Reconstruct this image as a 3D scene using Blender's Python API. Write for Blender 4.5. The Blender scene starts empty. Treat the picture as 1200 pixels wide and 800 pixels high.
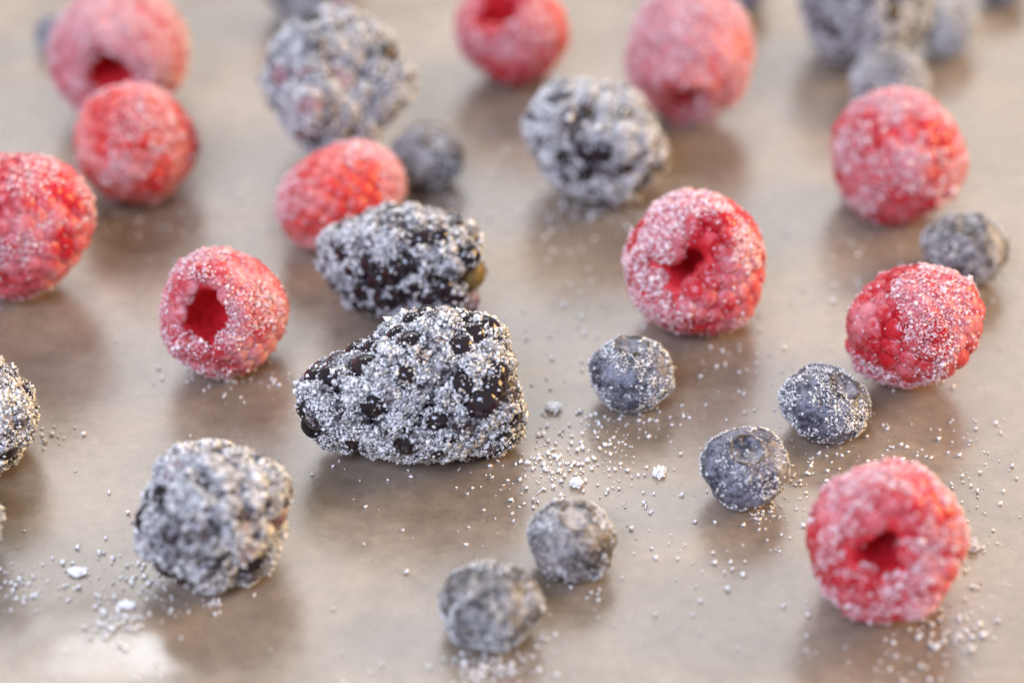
import bpy, bmesh, math, random
import numpy as np
from mathutils import Vector, Matrix, noise

scn = bpy.context.scene
MM = 0.001
# ------------------------------------------------------------------ camera
PITCH = math.radians(35.0)
DIST = 0.324                      # lens to the middle of the paper in view
LENS, SENSOR = 85.0, 36.0
FPX = LENS / SENSOR * 1200.0
FWD = Vector((0, math.cos(PITCH), -math.sin(PITCH)))
UPV = Vector((0, math.sin(PITCH), math.cos(PITCH)))
RGT = Vector((1, 0, 0))
CAM = -DIST * FWD
cd = bpy.data.cameras.new('camera'); cam = bpy.data.objects.new('camera', cd)
scn.collection.objects.link(cam); scn.camera = cam
cam.location = CAM
cam.rotation_euler = (math.pi / 2 - PITCH, 0, 0)
cd.lens = LENS; cd.sensor_width = SENSOR
cd.clip_start = 0.01; cd.clip_end = 20
cd.dof.use_dof = True
cd.dof.focus_distance = 0.2985
cd.dof.aperture_fstop = 9.3
cd.dof.aperture_blades = 0
# ------------------------------------------------------------------ world and lamps (an indoor table: cool window light, a warm room lamp, an added glare lamp)
w = bpy.data.worlds.new('World'); scn.world = w; w.use_nodes = True
bgn = w.node_tree.nodes['Background']
bgn.inputs['Color'].default_value = (0.96, 0.98, 1.0, 1)
bgn.inputs['Strength'].default_value = 0.56

def area(name, loc, target, sx, sy, power, col):
    l = bpy.data.lights.new(name, 'AREA'); l.shape = 'RECTANGLE'
    l.size = sx; l.size_y = sy; l.energy = power; l.color = col
    o = bpy.data.objects.new(name, l); scn.collection.objects.link(o)
    o.location = loc
    d = Vector(target) - Vector(loc)
    o.rotation_euler = d.to_track_quat('-Z', 'Y').to_euler()
    return o
area('window_light_back', (-0.25, 1.2, 1.0), (0, 0, 0), 1.7, 0.7, 12.0, (0.97, 0.98, 1.0))
area('added_glare_light', (-0.22, 0.72, 1.35), (0, 0, 0), 0.25, 0.18, 5.0, (0.92, 0.96, 1.0))  # added lamp, not a real window; placed so the paper crease glares
area('window_light_side', (-0.45, -0.98, 1.00), (0, 0, 0), 0.6, 0.5, 20.0, (0.62, 0.70, 1.0))
area('room_lamp_warm', (1.0, 0.20, 0.42), (0, 0, 0), 0.55, 0.45, 16.0, (1.0, 0.62, 0.22))
vs = scn.view_settings
vs.view_transform = 'Standard'; vs.look = 'None'; vs.exposure = 0.0; vs.gamma = 1.0
vs.use_curve_mapping = False
scn.render.engine = 'CYCLES'
scn.cycles.use_denoising = True
scn.cycles.max_bounces = 5
scn.cycles.use_adaptive_sampling = True
scn.cycles.adaptive_threshold = 0.02
scn.cycles.transparent_max_bounces = 12
scn.cycles.sample_clamp_indirect = 4.0

# ------------------------------------------------------------------ helpers
def ray(px, py):
    return FWD + RGT * ((px - 600) / FPX) - UPV * ((py - 400) / FPX)
def at(px, py, z=0.0):
    r = ray(px, py)
    return CAM + r * ((z - CAM.z) / r.z)
def depth(p): return (p - CAM).dot(FWD)
def view_dir(ix, iy):
    """unit direction that shows at offset (ix right, iy down, in radii) on a ball facing the lens"""
    k = math.sqrt(max(0.0, 1 - ix * ix - iy * iy))
    return (RGT * ix - UPV * iy - FWD * k).normalized()

def link(o): scn.collection.objects.link(o); return o
def empty(name, loc, label, cat, group=None):
    o = link(bpy.data.objects.new(name, None)); o.location = loc
    o.empty_display_size = 0.005
    o['label'] = label; o['category'] = cat
    if group: o['group'] = group
    return o
def child(name, me, parent, mat=None, kind=None):
    o = link(bpy.data.objects.new(name, me)); o.parent = parent
    if mat and not me.materials: me.materials.append(mat)
    if kind: o['kind'] = kind
    return o
def smooth(me):
    me.polygons.foreach_set('use_smooth', [True] * len(me.polygons)); me.update(); return me
def raw_mesh(name, v, f):
    me = bpy.data.meshes.new(name); me.from_pydata([tuple(a) for a in v], [], f); me.update(); return me
def grains_mesh(name, P, S, rng):
    """one mesh of small irregular sugar crystals centred at P (n,3), edge lengths S (n,)"""
    n = len(P)
    me = bpy.data.meshes.new(name)
    if n == 0: return me
    t3 = np.array([0, 2.094, 4.189])
    box = np.concatenate([np.stack([0.62 * np.cos(t3), 0.62 * np.sin(t3), 0 * t3], 1), [[0, 0, 0.6], [0, 0, -0.6]]])
    asp = rng.uniform(0.65, 1.3, (n, 1, 3))
    v = box[None] * asp + rng.uniform(-.16, .16, (n, 5, 3))
    q = rng.normal(size=(n, 4)); q /= np.linalg.norm(q, axis=1, keepdims=True)
    a, b, c, d = q.T
    R = np.stack([np.stack([1-2*(c*c+d*d), 2*(b*c-a*d), 2*(b*d+a*c)], -1),
                  np.stack([2*(b*c+a*d), 1-2*(b*b+d*d), 2*(c*d-a*b)], -1),
                  np.stack([2*(b*d-a*c), 2*(c*d+a*b), 1-2*(b*b+c*c)], -1)], 1)
    v = np.einsum('nij,nkj->nki', R, v) * S[:, None, None] + P[:, None, :]
    tri = np.array([[0,1,3],[1,2,3],[2,0,3],[1,0,4],[2,1,4],[0,2,4]])
    idx = (tri[None] + 5 * np.arange(n)[:, None, None]).reshape(-1)
    me.vertices.add(5 * n); me.vertices.foreach_set('co', v.reshape(-1).astype(np.float32))
    me.loops.add(18 * n); me.loops.foreach_set('vertex_index', idx.astype(np.int32))
    me.polygons.add(6 * n)
    me.polygons.foreach_set('loop_start', (3 * np.arange(6 * n)).astype(np.int32))
    me.update(calc_edges=True); me.validate()
    return me

# ------------------------------------------------------------------ materials
def new_mat(name):
    m = bpy.data.materials.new(name); m.use_nodes = True
    nt = m.node_tree
    return m, nt, nt.nodes['Principled BSDF']
def nd(nt, t, **kw):
    n = nt.nodes.new(t)
    for k, v in kw.items(): setattr(n, k, v)
    return n
def noise_tex(nt, scale, detail=3, rough=0.55, off=(0, 0, 0)):
    g = nd(nt, 'ShaderNodeNewGeometry')
    mp = nd(nt, 'ShaderNodeMapping'); mp.inputs['Location'].default_value = off
    nt.links.new(g.outputs['Position'], mp.inputs['Vector'])
    n = nd(nt, 'ShaderNodeTexNoise'); n.inputs['Scale'].default_value = scale
    n.inputs['Detail'].default_value = detail; n.inputs['Roughness'].default_value = rough
    nt.links.new(mp.outputs['Vector'], n.inputs['Vector'])
    return n
def ramp(nt, src, stops):
    r = nd(nt, 'ShaderNodeValToRGB'); e = r.color_ramp.elements
    while len(e) < len(stops): e.new(0.5)
    for el, (p, c) in zip(e, stops):
        el.position = p; el.color = (*c, 1) if len(c) == 3 else c
    nt.links.new(src, r.inputs['Fac']); return r
def g3(v): return (v, v, v)
def bump(nt, bsdf, src, strength, dist):
    b = nd(nt, 'ShaderNodeBump'); b.inputs['Strength'].default_value = strength
    b.inputs['Distance'].default_value = dist
    nt.links.new(src, b.inputs['Height']); nt.links.new(b.outputs['Normal'], bsdf.inputs['Normal'])
    return b

def frosted_skin(name, skin, skin2, frost, lo, hi, rough, off, sss=0.0, patch=260, big=0.5, relief=0.55):
    """fruit skin with a fine dried-on sugar crust in uneven patches"""
    m, nt, b = new_mat(name)
    n1 = noise_tex(nt, patch, 2, 0.5, off)
    n2 = noise_tex(nt, 1500, 3, 0.65, off)
    mx = nd(nt, 'ShaderNodeMix'); mx.data_type = 'FLOAT'; mx.inputs[0].default_value = big
    nt.links.new(n2.outputs['Fac'], mx.inputs[2]); nt.links.new(n1.outputs['Fac'], mx.inputs[3])
    mask = ramp(nt, mx.outputs[0], [(lo, g3(0)), (hi, g3(1))])
    n3 = noise_tex(nt, 180, 2, 0.5, (off[0] + 3, off[1], off[2]))
    base = ramp(nt, n3.outputs['Fac'], [(0.35, skin), (0.65, skin2)])
    c = nd(nt, 'ShaderNodeMix'); c.data_type = 'RGBA'
    nt.links.new(mask.outputs['Color'], c.inputs[0])
    nt.links.new(base.outputs['Color'], c.inputs[6]); c.inputs[7].default_value = (*frost, 1)
    nt.links.new(c.outputs[2], b.inputs['Base Color'])
    rr = ramp(nt, mask.outputs['Color'], [(0.0, g3(rough)), (1.0, g3(0.62))])
    nt.links.new(rr.outputs['Color'], b.inputs['Roughness'])
    if sss:
        b.inputs['Subsurface Weight'].default_value = sss
        b.inputs['Subsurface Radius'].default_value = (1.0, 0.25, 0.2)
        b.inputs['Subsurface Scale'].default_value = 0.0025
    bump(nt, b, mx.outputs[0], relief, 0.0005)
    return m

def sugar_material(name, c0, c1, rough=0.14):
    """small crystals; every crystal has its own tint between c0 and c1"""
    m, nt, b = new_mat(name)
    g = nd(nt, 'ShaderNodeNewGeometry')
    r = ramp(nt, g.outputs['Random Per Island'], [(0.15, c0), (0.7, c1)])
    nt.links.new(r.outputs['Color'], b.inputs['Base Color'])
    b.inputs['Roughness'].default_value = rough
    b.inputs['IOR'].default_value = 1.54
    b.inputs['Specular IOR Level'].default_value = 0.8
    return m

SUGAR_DARK = sugar_material('sugar_crystals', (0.28, 0.275, 0.28), (0.92, 0.91, 0.91))
SUGAR_RED = sugar_material('sugar_crystals_on_red_fruit', (0.78, 0.24, 0.26), (0.97, 0.76, 0.78))
SUGAR_PAPER = sugar_material('sugar_crystals_loose', (0.90, 0.88, 0.86), (0.98, 0.97, 0.96))

BLACK = [frosted_skin('blackberry_skin_frosted', (0.014, 0.009, 0.013), (0.030, 0.017, 0.024), (0.50, 0.48, 0.51), 0.47, 0.66, 0.12, (0.3, 0.1, 0), big=0.30),
         frosted_skin('blackberry_skin_bare', (0.008, 0.005, 0.008), (0.020, 0.009, 0.014), (0.30, 0.28, 0.30), 0.62, 0.76, 0.06, (0.3, 0.1, 0), big=0.40, relief=0.06)]
BLACK_RED = frosted_skin('blackberry_skin_reddish', (0.11, 0.015, 0.022), (0.20, 0.03, 0.04), (0.55, 0.44, 0.47), 0.45, 0.66, 0.2, (0.7, 0.1, 0))
BLACK_CORE = frosted_skin('blackberry_flesh', (0.014, 0.009, 0.011), (0.024, 0.014, 0.018), (0.30, 0.28, 0.30), 0.48, 0.70, 0.35, (0.1, 0.4, 0))
PLUG = frosted_skin('blackberry_stem_plug', (0.16, 0.10, 0.02), (0.30, 0.19, 0.05), (0.4, 0.35, 0.25), 0.55, 0.8, 0.45, (0.1, 0.4, 0))
RED = [frosted_skin('raspberry_skin_bright', (0.46, 0.004, 0.014), (0.58, 0.012, 0.026), (0.76, 0.28, 0.31), 0.45, 0.67, 0.24, (0.2, 0, 0), 0.4, patch=170, big=0.62),
       frosted_skin('raspberry_skin_frosted', (0.46, 0.016, 0.03), (0.56, 0.035, 0.05), (0.80, 0.42, 0.45), 0.42, 0.64, 0.33, (0.5, 0, 0), 0.4, patch=170, big=0.62),
       frosted_skin('raspberry_skin_orange', (0.56, 0.018, 0.02), (0.66, 0.05, 0.04), (0.82, 0.40, 0.37), 0.45, 0.68, 0.33, (0.8, 0, 0), 0.4, patch=170, big=0.62)]
RED_CORE, _nt, _b = new_mat('raspberry_flesh')
_b.inputs['Base Color'].default_value = (0.30, 0.006, 0.010, 1); _b.inputs['Roughness'].default_value = 0.5
_n = noise_tex(_nt, 900, 3); bump(_nt, _b, _n.outputs['Fac'], 0.6, 0.0005)
_r = ramp(_nt, _n.outputs['Fac'], [(0.35, (0.55, 0.012, 0.02)), (0.65, (0.75, 0.035, 0.05))])
_nt.links.new(_r.outputs['Color'], _b.inputs['Base Color'])
BLUE = [frosted_skin('blueberry_skin', (0.020, 0.021, 0.036), (0.038, 0.040, 0.062), (0.30, 0.30, 0.36), 0.42, 0.66, 0.3, (0.2, 0.5, 0), patch=330, big=0.45),
        frosted_skin('blueberry_skin_dusty', (0.024, 0.022, 0.025), (0.050, 0.043, 0.042), (0.42, 0.385, 0.37), 0.43, 0.62, 0.4, (0.9, 0.5, 0), patch=330, big=0.45)]
CROWN = frosted_skin('blueberry_crown_skin', (0.025, 0.02, 0.018), (0.08, 0.055, 0.035), (0.35, 0.32, 0.28), 0.5, 0.7, 0.45, (0.4, 0.5, 0))

# ------------------------------------------------------------------ the baking paper
PAPER, nt, b = new_mat('waxed_baking_paper')
n1 = noise_tex(nt, 75, 6, 0.68); n2 = noise_tex(nt, 420, 6, 0.78)
c1 = ramp(nt, n1.outputs['Fac'], [(0.32, (0.205, 0.158, 0.116)), (0.68, (0.335, 0.264, 0.198))])
c2 = ramp(nt, n2.outputs['Fac'], [(0.3, g3(0.80)), (0.7, g3(1.14))])
mm_ = nd(nt, 'ShaderNodeMix'); mm_.data_type = 'RGBA'; mm_.blend_type = 'MULTIPLY'; mm_.inputs[0].default_value = 1
nt.links.new(c1.outputs['Color'], mm_.inputs[6]); nt.links.new(c2.outputs['Color'], mm_.inputs[7])
nt.links.new(mm_.outputs[2], b.inputs['Base Color'])
rr = ramp(nt, n1.outputs['Fac'], [(0.3, g3(0.22)), (0.7, g3(0.32))])
nt.links.new(rr.outputs['Color'], b.inputs['Roughness'])
b.inputs['IOR'].default_value = 1.5
b.inputs['Specular IOR Level'].default_value = 0.9
bump(nt, b, n2.outputs['Fac'], 0.22, 0.0002)

CREASE = at(118, 766)
def fold(x, y):
    """height of the sheet: slow waves plus one pressed crease by the near corner"""
    z = 0.00035 * noise.noise(Vector((x * 22, y * 13, 1.7))) + 0.00012 * noise.noise(Vector((x * 60, y * 40, 5.1)))
    dx = (x - CREASE.x) / 0.0098; dy = (y - CREASE.y) / 0.0038
    if abs(dx) < 2 and -2 < dy < 8:
        z += 0.00102 * math.exp(-dx ** 6) * min(1, max(0, (dy + 1.0) / 1.8)) * math.exp(-(max(0, dy - 0.8) / 1.8) ** 2)
    return z
def build_paper():
    nx, ny = 420, 420
    X0, X1, Y0, Y1 = -0.33, 0.33, -0.24, 0.42
    v = []
    for j in range(ny + 1):
        for i in range(nx + 1):
            x = X0 + (X1 - X0) * i / nx; y = Y0 + (Y1 - Y0) * j / ny
            z = fold(x, y)
            v.append((x, y, z))
    f = [(j*(nx+1)+i, j*(nx+1)+i+1, (j+1)*(nx+1)+i+1, (j+1)*(nx+1)+i) for j in range(ny) for i in range(nx)]
    me = smooth(raw_mesh('baking_paper', v, f)); me.materials.append(PAPER)
    o = link(bpy.data.objects.new('baking_paper', me))
    o['kind'] = 'structure'; o['label'] = 'sheet of brownish waxed baking paper under the sugared berries'
    return o
build_paper()

# ------------------------------------------------------------------ drupelet meshes shared by all berries
def drupelet_mesh(name, sub, seed, mat):
    bm = bmesh.new(); bmesh.ops.create_icosphere(bm, subdivisions=sub, radius=1.0)
    for v in bm.verts:
        v.co *= 1 + 0.07 * noise.noise(v.co * 1.6 + Vector((seed * 7.1, 0, 0)))
    me = bpy.data.meshes.new(name); bm.to_mesh(me); bm.free(); smooth(me); me.materials.append(mat)
    return me
DRU_BLACK = [drupelet_mesh('blackberry_drupelet', 3, i, BLACK[0]) for i in range(4)]
DRU_BARE = [drupelet_mesh('blackberry_drupelet_bare', 3, i, BLACK[1]) for i in range(4)]
DRU_BRED = drupelet_mesh('blackberry_drupelet_reddish', 3, 9, BLACK_RED)
DRU_RED = [[drupelet_mesh('raspberry_drupelet', 2, i + 10 * k, m) for i in range(3)] for k, m in enumerate(RED)]

RASP = [(0, -.50), (.15, -.485), (.29, -.42), (.40, -.30), (.47, -.13), (.50, .05), (.485, .22), (.43, .36), (.345, .455), (.255, .485), (.185, .45)]
RCAV = [(.165, .38), (.15, .22), (.12, .02), (.07, -.14), (0, -.18)]
BLKB = [(0, -.50), (.17, -.475), (.30, -.40), (.40, -.27), (.465, -.10), (.50, .08), (.49, .24), (.42, .38), (.28, .465), (.12, .495), (0, .50)]
CONE = [(0, -.50), (.15, -.475), (.26, -.40), (.35, -.27), (.425, -.10), (.475, .06), (.50, .20), (.49, .33), (.42, .43), (.27, .485), (.12, .498), (0, .50)]
ROUND = [(0.5 * math.sin(math.pi * k / 14), -0.5 * math.cos(math.pi * k / 14)) for k in range(15)]

class Shape:
    """a body of revolution (local +Z towards the stem end) with lumps"""
    def __init__(s, prof, D, L, seed, lump, edge=0.0, edge_k=3, edge_ph=0.0, bend=0.0, freq=2.2, hole=1.0):
        s.hole = hole
        s.D, s.L, s.seed, s.lump, s.edge, s.k, s.ph, s.bend, s.freq = D, L, seed, lump, edge, edge_k, edge_ph, bend, freq
        s.p = [(r * D, z * L) for r, z in prof]
        P = []
        for (r0, z0), (r1, z1) in zip(s.p[:-1], s.p[1:]):
            for t in range(12): P.append((r0 + (r1 - r0) * t / 12, z0 + (z1 - z0) * t / 12))
        P.append(s.p[-1]); P = np.array(P)
        ds = np.hypot(np.diff(P[:, 0]), np.diff(P[:, 1]))
        da = (P[1:, 0] + P[:-1, 0]) * math.pi * ds
        s.P = P; s.A = np.concatenate([[0], np.cumsum(da)]); s.area = s.A[-1]
    def warp(s, p):
        r = math.hypot(p.x, p.y); th = math.atan2(p.y, p.x)
        q = p.copy()
        if s.hole != 1.0 and p.z > -0.3 * s.L and r < 0.30 * s.D:
            e = s.hole + (1 - s.hole) * (r / (0.30 * s.D)) ** 2
            q.x *= e; q.y *= e
        if s.edge and p.z > 0.25 * s.L:
            k = min(1, (p.z / s.L - 0.25) / 0.2) * max(0, 1 - r / (0.5 * s.D)) * 1.6
            e = 1 + s.edge * math.cos(s.k * (th - s.ph)) * k
            q.x *= e; q.y *= e
        n = noise.noise(p / s.D * s.freq + Vector((s.seed * 3.7, s.seed * 1.3, 0)))
        q = q * (1 + s.lump * n)
        q.x += s.bend * (p.z / s.L) ** 2 * s.D
        return q
    def at(s, u, th):
        r = float(np.interp(u * s.area, s.A, s.P[:, 0])); z = float(np.interp(u * s.area, s.A, s.P[:, 1]))
        return Vector((r * math.cos(th), r * math.sin(th), z))
    def surf(s, u, th):
        e = 0.012
        p = s.warp(s.at(u, th))
        a = s.warp(s.at(min(1, u + e), th)) - s.warp(s.at(max(0, u - e), th))
        b_ = s.warp(s.at(u, th + 0.06)) - s.warp(s.at(u, th - 0.06))
        n = b_.cross(a)
        if n.length < 1e-12: n = p.copy()
        n.normalize()
        return p, n

def frame(z, roll=0.0):
    z = Vector(z).normalized()
    x = Vector((0, 0, 1)).cross(z)
    if x.length < 1e-3: x = Vector((1, 0, 0))
    x.normalize(); y = z.cross(x)
    m = Matrix((x, y, z)).transposed()
    return m @ Matrix.Rotation(roll, 3, 'Z')

def lathe(sh, prof, inset, seg=40):
    """core surface; prof in world units as (r, z, inset?)"""
    v, f = [], []
    rings = []
    for (r, z) in prof:
        if r < 1e-7:
            rings.append([len(v)]); v.append(sh.warp(Vector((0, 0, z))))
        else:
            ring = []
            for i in range(seg):
                t = 2 * math.pi * i / seg
                ring.append(len(v)); v.append(sh.warp(Vector((r * math.cos(t), r * math.sin(t), z))))
            rings.append(ring)
    for a, b_ in zip(rings[:-1], rings[1:]):
        for i in range(seg):
            j = (i + 1) % seg
            if len(a) == 1 and len(b_) > 1: f.append((a[0], b_[j], b_[i]))
            elif len(b_) == 1 and len(a) > 1: f.append((a[i], a[j], b_[0]))
            elif len(a) > 1: f.append((a[i], a[j], b_[j], b_[i]))
    return v, f

def place_drupelets(sh, spacing, rng, jit, flat, umax=1.0, skip=None, fat=0.60):
    N = max(12, int(sh.area * umax / (spacing * spacing * 0.80)))
    ga = math.pi * (3 - math.sqrt(5))
    out = []
    for i in range(N):
        u = min(0.999, (i + 0.5) / N * umax * (1 + 0.0)); th = i * ga
        u += rng.uniform(-1, 1) * jit * 0.5 / math.sqrt(N) * 0.4; u = min(max(u, 0.002), umax)
        th += rng.uniform(-1, 1) * jit * 0.12
        if skip and skip(u, th): continue
        p, n = sh.surf(u, th)
        k = rng.uniform(1 - jit * 0.5, 1 + jit * 0.5)
        rt = spacing * fat * k; rn = rt * flat
        c = p - n * rn * (1 + rng.uniform(-0.10, 0.22) * jit * 2)
        out.append((c, frame(n, rng.uniform(0, 6.28)), (rt * rng.uniform(.92, 1.08), rt * rng.uniform(.92, 1.08), rn)))
    return out

def scatter(drus, per, rng, keep, size, R, lift=0.15, bald=None, seam=-1.0):
    """sugar grain centres on the outer faces of the drupelets (berry-local, rotated by R at the end)"""
    C = np.array([d[0] for d in drus]); F = np.array([np.array(d[1]) for d in drus]); S = np.array([d[2] for d in drus])
    n = len(drus)
    q = rng.normal(size=(n, per, 3)); q /= np.linalg.norm(q, axis=2, keepdims=True)
    q[:, :, 2] = np.where(q[:, :, 2] < -0.35, -q[:, :, 2], q[:, :, 2])
    P = C[:, None] + np.einsum('nij,nkj->nki', F, q * S[:, None])
    N = np.einsum('nij,nkj->nki', F, q / S[:, None]); N /= np.linalg.norm(N, axis=2, keepdims=True)
    P = P.reshape(-1, 3); N = N.reshape(-1, 3); own = np.repeat(np.arange(n), per)
    ok = np.ones(len(P), bool)
    ok &= ~((q[:, :, 2] < seam) & (rng.random((n, per)) < 0.75)).reshape(-1)
    if bald is not None:
        ok &= (rng.random((n, per)) < rng.uniform(0.45, 1.0, n)[:, None]).reshape(-1)
        bb = bald[:, None] & (q[:, :, 2] > rng.uniform(0.42, 0.93, n)[:, None]) & (rng.random((n, per)) < 0.90)
        ok &= ~bb.reshape(-1)
    for k in range(n):
        d = np.einsum('ij,ki->kj', F[k], P - C[k]) / S[k]
        inside = (d * d).sum(1) < 0.93
        inside[own == k] = False
        ok &= ~inside
    P, N = P[ok], N[ok]
    Rm = np.array(R)
    Pw, Nw = P @ Rm.T, N @ Rm.T
    kp = np.array([keep(Vector(p), nn) for p, nn in zip(Pw, Nw)], dtype=float)
    sel = rng.random(len(Pw)) < kp
    Pw, Nw = Pw[sel], Nw[sel]
    s = size * rng.lognormal(-0.06, 0.40, len(Pw))
    return Pw + Nw * (s * (lift + 0.25 * rng.random(len(s)) ** 3))[:, None], s

def seat(P, base=0.0):
    return -float(P[:, 2].min()) + base

count = {}
def sugar_keep(seed, bare, up, fr, lo=0.03, hi=1.0, gain=2.2):
    """probability that a grain sticks: clumpy, more on upper faces; bare > 0 leaves bald spots"""
    o = Vector((seed * 5.3, seed * 2.1, 0))
    def k(p, n):
        a = noise.noise(p * fr + o) * 1.1 + 0.55 * noise.noise(p * fr * 3.1 + o)
        a += up * n[2] - bare
        return min(hi, max(lo, 0.5 + gain * a))
    return k

def blackberry(px, py, wpx, ratio, stem, seed, label, spacing=3.3, lump=0.16, bare=0.02, per=150, prof=None,
               grain=0.30, roll=0.0, reds=0.04, plug=False, bend=0.0, bald=0.20, group='sugared blackberries'):
    """wpx: width across the fruit in photograph pixels; ratio: length over width; stem: direction of the stem end"""
    rng = np.random.default_rng(seed); rnd = random.Random(seed)
    d = depth(at(px, py, 0.009)); D = wpx / FPX * d; L = D * ratio
    sh = Shape(prof or BLKB, D, L, seed, lump, bend=bend)
    skip = (lambda u, th: u > 0.90) if plug else None
    sp = spacing * MM
    drus = place_drupelets(sh, sp, rnd, 0.30, 1.0, 1.0, skip, fat=0.55)
    R = frame(stem, roll)
    pts = np.array([R @ c for c, _, _ in drus]); rads = np.array([max(s) for _, _, s in drus])
    zc = -float((pts[:, 2] - rads * 0.93).min()) - 0.0003
    pos = at(px, py, zc)
    e = empty('blackberry', (pos.x, pos.y, 0), label, 'blackberry', group)
    off = Vector((0, 0, zc))
    k = (D / 2 - sp * 0.62) / (D / 2)
    v, f = lathe(sh, [(r * k, z * k) for r, z in sh.p], 0)
    me = smooth(raw_mesh('blackberry_core', [R @ a + off for a in v], f))
    child('core', me, e, BLACK_CORE)
    bare_d = np.array([rnd.random() < bald for _ in drus])
    for (c, F, s), bd in zip(drus, bare_d):
        o = child('drupelet', DRU_BRED if rnd.random() < reds else rnd.choice(DRU_BARE if bd else DRU_BLACK), e)
        o.matrix_local = Matrix.Translation(R @ c + off) @ (R @ F).to_4x4() @ Matrix.Diagonal((*s, 1))
    if plug:
        p, n = sh.surf(0.999, 0)
        bm = bmesh.new(); bmesh.ops.create_icosphere(bm, subdivisions=3, radius=1)
        for vv in bm.verts: vv.co *= 1 + 0.2 * noise.noise(vv.co * 2.3)
        pm = bpy.data.meshes.new('blackberry_stem_plug'); bm.to_mesh(pm); bm.free(); smooth(pm)
        o = child('stem_plug', pm, e, PLUG)
        o.matrix_local = Matrix.Translation(R @ Vector((0, 0, L * 0.35)) + off) @ R.to_4x4() @ Matrix.Diagonal((D * .12, D * .12, L * .06, 1))
    P, s = scatter(drus, int(per * 3.7), rng, sugar_keep(seed, bare - 0.16, 0.10, 330), grain * MM, R, bald=bare_d, seam=0.30)
    P = P + np.array(off); m_ = P[:, 2] > 0.0001
    child('sugar_coating', grains_mesh('blackberry_sugar', P[m_], s[m_], rng), e, SUGAR_DARK, 'stuff')
    return e

def raspberry(px, py, wpx, ratio, stem, seed, label, skin=0, spacing=2.9, lump=0.10, bare=0.15, per=60, grain=0.25,
              edge=0.25, edge_k=3, edge_ph=0.0, roll=0.0, up=0.25, hole=1.0, closed=False, group='sugared raspberries'):
    rng = np.random.default_rng(seed); rnd = random.Random(seed)
    d = depth(at(px, py, 0.009)); D = wpx / FPX * d; L = D * ratio
    sh = Shape(ROUND if closed else RASP, D, L, seed, lump, edge, edge_k, edge_ph, hole=hole)
    sp = spacing * MM
    drus = place_drupelets(sh, sp, rnd, 0.2, 0.66)
    R = frame(stem, roll)
    pts = np.array([R @ c for c, _, _ in drus]); rads = np.array([s[2] for _, _, s in drus])
    zc = -float((pts[:, 2] - rads * 1.0).min()) - 0.0003
    pos = at(px, py, zc)
    e = empty('raspberry', (pos.x, pos.y, 0), label, 'raspberry', group)
    off = Vector((0, 0, zc))
    ins = sp * 0.30
    k = (D / 2 - ins) / (D / 2)
    outer = [(r * k, z * k) for r, z in sh.p[:-1]]
    cav = [(r * D, z * L) for r, z in RCAV]
    v, f = lathe(sh, [(r * k, z * k) for r, z in sh.p] if closed else outer + [(0.20 * D, 0.44 * L)] + cav, 0, 48)
    child('core', smooth(raw_mesh('raspberry_core', [R @ a + off for a in v], f)), e, RED_CORE)
    for c, F, s in drus:
        o = child('drupelet', rnd.choice(DRU_RED[skin]), e)
        o.matrix_local = Matrix.Translation(R @ c + off) @ (R @ F).to_4x4() @ Matrix.Diagonal((*s, 1))
    P, s = scatter(drus, int(per * 3.6), rng, sugar_keep(seed, bare + 0.0, up, 125, gain=3.6), grain * MM, R)
    P = P + np.array(off); m_ = P[:, 2] > 0.0001
    child('sugar_coating', grains_mesh('raspberry_sugar', P[m_], s[m_], rng), e, SUGAR_RED, 'stuff')
    return e

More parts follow.
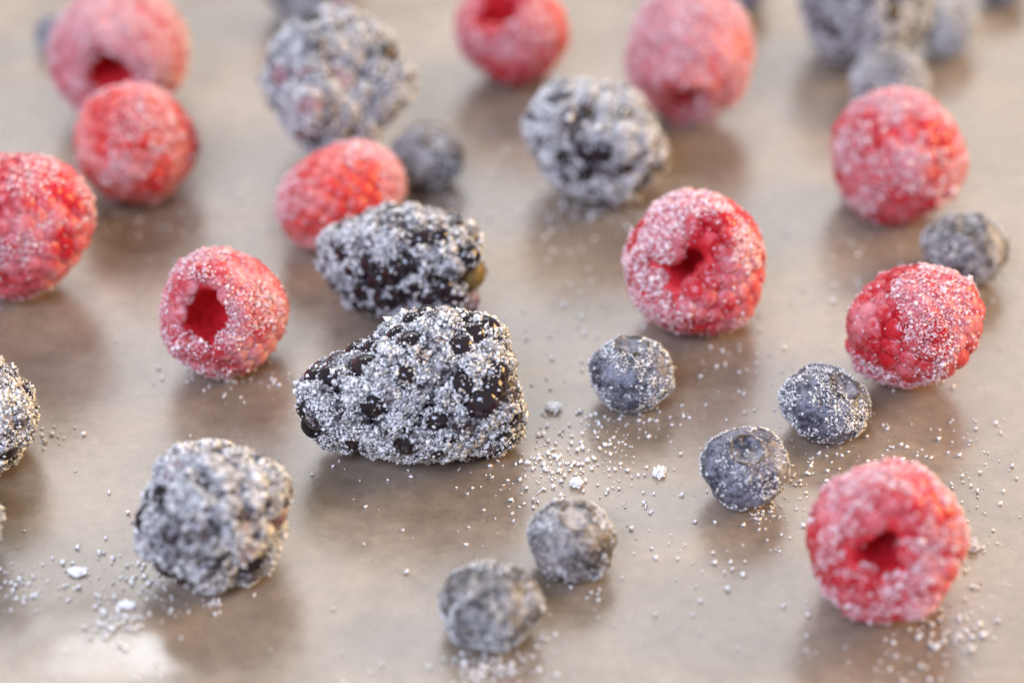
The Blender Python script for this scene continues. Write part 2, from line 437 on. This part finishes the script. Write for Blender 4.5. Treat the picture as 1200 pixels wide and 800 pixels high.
def blueberry(px, py, wpx, crown, seed, label, skin=0, squash=0.88, dent=0.10, n=1500, bare=0.1, grain=0.235, up=0.05, flat=0.94,
              group='sugared blueberries'):
    rng = np.random.default_rng(seed)
    d = depth(at(px, py, 0.005)); r = wpx / 2 / FPX * d
    R = frame(crown, seed * 1.7)
    def shape(q):
        q = q.normalized()
        a = math.acos(max(-1, min(1, q.z)))
        k = 1 + dent * noise.noise(q * 1.5 + Vector((seed * 3.1, 0, 0))) + dent * 0.55 * noise.noise(q * 4.2 + Vector((seed, 7, 0)))
        th = math.atan2(q.y, q.x)
        rim = 0.40 + 0.05 * math.cos(5 * th + seed)
        k -= 0.13 * max(0.0, 1 - (a / rim) ** 2)                         # the hollow inside the crown
        k += 0.03 * math.exp(-((a - rim) / 0.10) ** 2)
        p = q * k; p.z *= squash
        return p * r
    bm = bmesh.new(); bmesh.ops.create_icosphere(bm, subdivisions=5, radius=1)
    FL = Matrix.Diagonal((1, 1, flat)); R = FL @ R
    for v in bm.verts: v.co = R @ shape(v.co)
    zc = -min(v.co.z for v in bm.verts)
    for v in bm.verts: v.co.z += zc
    me = bpy.data.meshes.new('blueberry_body'); bm.to_mesh(me); bm.free(); smooth(me)
    pos = at(px, py, zc)
    e = empty('blueberry', (pos.x, pos.y, 0), label, 'blueberry', group)
    off = Vector((0, 0, zc))
    child('skin', me, e, BLUE[skin])
    # crown: five ragged upright lobes round the hollow, one ring with thickness
    seg = 60; V = []; Fq = []
    for i in range(seg):
        t = 2 * math.pi * i / seg
        lobe = max(0.0, math.cos(2.5 * t + seed) ** 2) * (0.8 + 0.4 * noise.noise(Vector((t, seed, 0))))
        for rad, h in ((0.33, -0.07), (0.37, 0.0 + 0.09 * lobe), (0.40, -0.01 + 0.09 * lobe), (0.43, -0.07)):
            q = Vector((math.sin(rad) * math.cos(t), math.sin(rad) * math.sin(t), math.cos(rad)))
            p = shape(q) + Vector((q.x * 0.25, q.y * 0.25, 1)) * h * r
            V.append(R @ p + off)
    for i in range(seg):
        j = (i + 1) % seg
        for a in range(4):
            b2 = (a + 1) % 4
            Fq.append((4*i+a, 4*j+a, 4*j+b2, 4*i+b2))
    child('crown', smooth(raw_mesh('blueberry_crown', V, Fq)), e, CROWN)
    q = rng.normal(size=(int(n * 3.6), 3)); P = []
    kf = sugar_keep(seed, bare - 0.14, up, 300, gain=3.0)
    for a in q:
        v = Vector(a); p = R @ shape(v); nn = (R @ v.normalized())
        ang = math.acos(max(-1, min(1, v.normalized().z)))
        if rng.random() < kf(p, nn) * (0.35 if ang < 0.38 else 1): P.append(np.array(p + off + nn * 0.0001))
    P = np.array(P); s = grain * MM * rng.lognormal(0, 0.3, len(P))
    m_ = P[:, 2] > 0.0001
    child('sugar_coating', grains_mesh('blueberry_sugar', P[m_], s[m_], rng), e, SUGAR_DARK, 'stuff')
    return e

# ------------------------------------------------------------------ the berries
UPW = Vector((0, 0, 1))
blackberry(475, 461, 188, 1.40, (1, 0.12, 0.13), 1, 'large cone-shaped sugar-crusted blackberry in the sharp middle of the picture', spacing=3.5, lump=0.18, per=220, bare=0.11, bald=0.42, reds=0.0, prof=CONE)
blackberry(482, 310, 142, 1.58, (0.95, -0.35, 0.05), 2, 'blackberry with dark shiny drupelets behind the largest blackberry, touching the oval raspberry', spacing=3.3, bare=0.13, per=170, plug=True, bald=0.50, prof=ROUND)
blackberry(250, 602, 185, 1.05, view_dir(0.1, 0.5), 13, 'round lumpy blackberry on the near side, closest to the white glare patch', spacing=3.9, lump=0.17, per=220, bare=0.04, reds=0.10, prof=ROUND)
blackberry(697, 165, 146, 1.24, (0.8, -0.45, -0.28), 4, 'blurred pale blackberry in front of the raspberry with a dark red split', spacing=3.6, lump=0.16, per=200, bare=0.06, prof=ROUND)
blackberry(392, 110, 166, 1.05, view_dir(0.3, -0.4), 5, 'blurred knobbly blackberry beside the small brown blueberry, whitened with sugar', spacing=4.4, lump=0.26, per=230, bare=0.04, bald=0.10, reds=0.12)
blackberry(-26, 485, 148, 1.05, (-0.6, 0.5, 0.2), 6, 'beige sugared blackberry cut by the photo edge, below the large edge raspberry', spacing=3.4, per=200, bare=0.0)
blackberry(-58, 612, 122, 1.05, (-0.6, 0.5, 0.2), 7, 'sliver of a blackberry at the photo edge, below another cut blackberry', spacing=3.3, per=160)
blackberry(1008, 8, 140, 1.1, (0.5, -0.4, 0.3), 8, 'dark blurred blackberry at the top edge behind the half-hidden blueberry', spacing=4.0, lump=0.2, per=150, bare=0.04)
blackberry(368, -22, 118, 1.1, (-0.5, 0.4, 0.3), 9, 'grey blurred blackberry at the top edge, behind the whitened knobbly blackberry', spacing=3.8, lump=0.2, per=150, bare=0.02)

raspberry(1037, 628, 184, 1.0, view_dir(-0.20, 0.20), 21, 'nearest raspberry with a wide three-cornered hollow, beside spilled sugar grains', skin=0, edge=0.3, edge_ph=1.2, hole=0.68, bare=0.28, up=0.5, per=70)
raspberry(1075, 381, 150, 1.02, Vector((-0.55, 0.45, -0.65)), 22, 'grainy dome-shaped raspberry in front of the dark blueberry by the photo edge', skin=0, bare=0.10, per=65)
raspberry(1050, 181, 162, 0.84, Vector((0.2, 0.4, -0.8)), 23, 'blurred dome-shaped raspberry hiding part of a pale blueberry', skin=0, bare=0.05, per=60)
raspberry(818, 308, 168, 1.02, view_dir(-0.28, 0.05), 24, 'raspberry with a narrow slit hollow, behind the blueberry with a dark crown', skin=0, edge=0.4, edge_k=2, edge_ph=0.9, bare=0.14, per=110, grain=0.28, hole=0.5)
raspberry(265, 364, 150, 1.0, view_dir(-0.24, 0.10), 25, 'dusty pink raspberry with a round dark hollow facing the lens, small and alone', skin=1, edge=0.0, hole=1.22, bare=0.10, per=65)
raspberry(399, 231, 126, 1.30, Vector((0.8, 0.45, 0.22)), 36, 'oval tilted raspberry leaning behind the blackberry with dark shiny drupelets', skin=2, bare=0.12, per=60, lump=0.06, closed=True, edge=0.0)
raspberry(156, 167, 142, 0.98, Vector((0.1, 0.5, -0.7)), 27, 'orange-red raspberry without a visible hollow, in front of a pale hollow one', skin=2, bare=0.14, per=60)
raspberry(143, 58, 158, 0.95, view_dir(-0.10, 0.55), 28, 'pale pink blurred raspberry with a dark hollow, behind the orange-red one', skin=1, edge=0.15, bare=-0.12, up=0.5, per=70)
raspberry(24, 260, 172, 1.05, Vector((-0.6, 0.4, -0.4)), 29, 'large deep red raspberry cut off by the photo edge', skin=0, bare=0.16, per=60)
raspberry(808, 60, 150, 0.95, view_dir(-0.1, 0.96), 30, 'blurred raspberry with a dark red split, thickly frosted on top', skin=1, edge=0.5, edge_k=2, edge_ph=1.5, bare=-0.05, up=0.6, per=70)
raspberry(602, 40, 128, 0.98, view_dir(-0.36, -0.40), 31, 'blurred raspberry at the top edge with its dark hollow turned upward', skin=0, edge=0.25, bare=0.12, per=50)

blueberry(740, 438, 98, view_dir(0.0, -0.86), 41, 'frosted blueberry with a dark crown on top, nearest to the slit raspberry', n=1900)
blueberry(967, 473, 106, view_dir(0.45, -0.62), 42, 'blueberry with a dark bare underside, between two sharp raspberries', n=1700, bare=0.12, flat=0.80)
blueberry(873, 548, 104, view_dir(0.0, -0.55), 43, 'bluish blueberry with shiny wrinkled skin and sugar on one side', n=1300, bare=0.16, dent=0.10)
blueberry(670, 633, 104, view_dir(0.1, -0.72), 44, 'dull grey-brown blueberry behind the nearest blueberry', skin=1, n=1500, bare=0.3)
blueberry(575, 708, 118, view_dir(-0.35, 0.10), 45, 'nearest blueberry, blurred, with its crown hollow turned to the lens', skin=1, n=1600, bare=0.28, dent=0.12, flat=0.76)
blueberry(502, 183, 84, view_dir(0.2, -0.5), 46, 'small brown blurred blueberry beside the oval raspberry', skin=1, n=900, bare=0.22)
blueberry(1042, 98, 90, view_dir(-0.30, -0.15), 47, 'pale blurred blueberry peeking out from behind the dome-shaped raspberry', skin=1, n=1700, bare=-0.2, flat=0.88)
blueberry(1131, 292, 98, view_dir(0.0, -0.75), 48, 'dark blurred blueberry half hidden behind the grainy dome-shaped raspberry', skin=1, n=900, bare=0.2)
blueberry(66, 40, 50, view_dir(0.0, -0.6), 49, 'tiny bluish blurred blueberry half hidden by the pale hollow raspberry', skin=0, n=500, bare=0.1)
blueberry(1112, 34, 70, view_dir(0.3, -0.6), 50, 'whitish blurred blueberry next to the dark blackberry at the top edge', skin=1, n=1500, bare=-0.25)
blueberry(872, -8, 58, view_dir(0.0, -0.6), 51, 'dark blurred blueberry at the top edge behind the frosted split raspberry', skin=0, n=500, bare=0.2)
blueberry(1176, -22, 60, view_dir(0.0, -0.6), 52, 'dark blurred blueberry in the top corner of the photo', skin=0, n=500, bare=0.2)

# ------------------------------------------------------------------ loose sugar
rng = np.random.default_rng(77)
spots = [  # px, py, spread x, spread y, how many
    (655, 545, 50, 28, 140), (640, 545, 18, 12, 50), (700, 525, 35, 18, 80), (600, 590, 30, 25, 35), (740, 490, 40, 8, 45), (728, 590, 26, 26, 22),
    (900, 600, 16, 8, 34), (930, 560, 30, 20, 30), (1000, 520, 45, 25, 40), (1085, 520, 50, 20, 40), (1140, 560, 35, 40, 40), (1145, 660, 25, 40, 40),
    (1110, 748, 28, 16, 95), (1060, 770, 60, 20, 25), (830, 620, 90, 40, 50), (780, 690, 120, 50, 30), (285, 442, 40, 8, 45), (260, 452, 40, 14, 20),
    (160, 690, 40, 28, 80), (135, 738, 16, 10, 70), (30, 690, 30, 18, 50), (180, 660, 20, 14, 40), (70, 668, 40, 14, 10), (565, 785, 30, 12, 130), (625, 760, 25, 20, 14),
    (65, 500, 14, 12, 16), (700, 420, 70, 30, 50), (850, 430, 70, 30, 40), (900, 380, 60, 40, 30), (660, 300, 60, 40, 60), (690, 250, 50, 10, 70), (250, 260, 50, 25, 40),
    (130, 260, 30, 12, 30), (520, 240, 40, 15, 40), (1130, 340, 30, 14, 60), (980, 300, 90, 40, 40), (550, 130, 60, 40, 30), (700, 702, 8, 5, 5), (240, 706, 9, 3, 12), (470, 555, 60, 10, 16)]
P = []
for (x, y, sx, sy, n) in spots:
    for _ in range(int(n * 1.05)):
        q = at(x + rng.normal() * sx, y + rng.normal() * sy); P.append((q.x, q.y))
for _ in range(260):
    q = at(rng.uniform(-60, 1260), rng.uniform(60, 860)); P.append((q.x, q.y))
P = np.array(P); S = 0.40 * MM * rng.lognormal(-0.08, 0.45, len(P)); S = np.minimum(S, 0.62 * MM)
P3 = np.array([(x, y, fold(x, y) + s * 0.42) for (x, y), s in zip(P, S)])
me = grains_mesh('spilled_sugar', P3, S, rng); me.materials.append(SUGAR_PAPER)
o = link(bpy.data.objects.new('spilled_sugar', me)); o['kind'] = 'stuff'
o['label'] = 'loose white sugar crystals scattered over the baking paper'; o['category'] = 'sugar'

def clump(px, py, sx, sy, h, seed, label):
    """a lump of sugar stuck together: one knobbly faceted body"""
    bm = bmesh.new(); bmesh.ops.create_icosphere(bm, subdivisions=4, radius=1)
    p = at(px, py); d = depth(p) / FPX
    for v in bm.verts:
        q = v.co.copy()
        cell = noise.voronoi(q * 2.4 + Vector((seed, 0, 0)))[0]
        k = 0.75 + 0.55 * (0.55 - cell[0]) + 0.35 * noise.noise(q * 1.4 + Vector((0, seed, 0)))
        k = max(0.45, k)
        v.co = Vector((q.x * sx * d * k, q.y * sy * d * k, (q.z * 0.9 + 0.55) * h * d * k))
    me = bpy.data.meshes.new('sugar_clump'); bm.to_mesh(me); bm.free(); me.materials.append(SUGAR_PAPER)
    o = link(bpy.data.objects.new('sugar_clump', me)); o.location = (p.x, p.y, fold(p.x, p.y))
    o['label'] = label; o['category'] = 'sugar'; o['group'] = 'clumps of sugar on the paper'
clump(773, 556, 10, 9, 9, 1, 'single sugar clump on bare paper between two blueberries, beside the scattered grains')
clump(648, 480, 11, 9, 9, 2, 'sugar clump between the largest blackberry and the blueberry with dark crown')
clump(92, 671, 12, 8, 7, 3, 'long sugar clump on the paper left of the round lumpy blackberry')
clump(676, 569, 10, 8, 9, 4, 'sugar clump on the scattered grains, touching the dull grey-brown blueberry')
clump(150, 714, 13, 7, 6, 5, 'flat sugar clump on the paper between round blackberry and glare patch')
clump(1139, 643, 9, 9, 12, 6, 'sugar clump on the paper against the nearest raspberry')
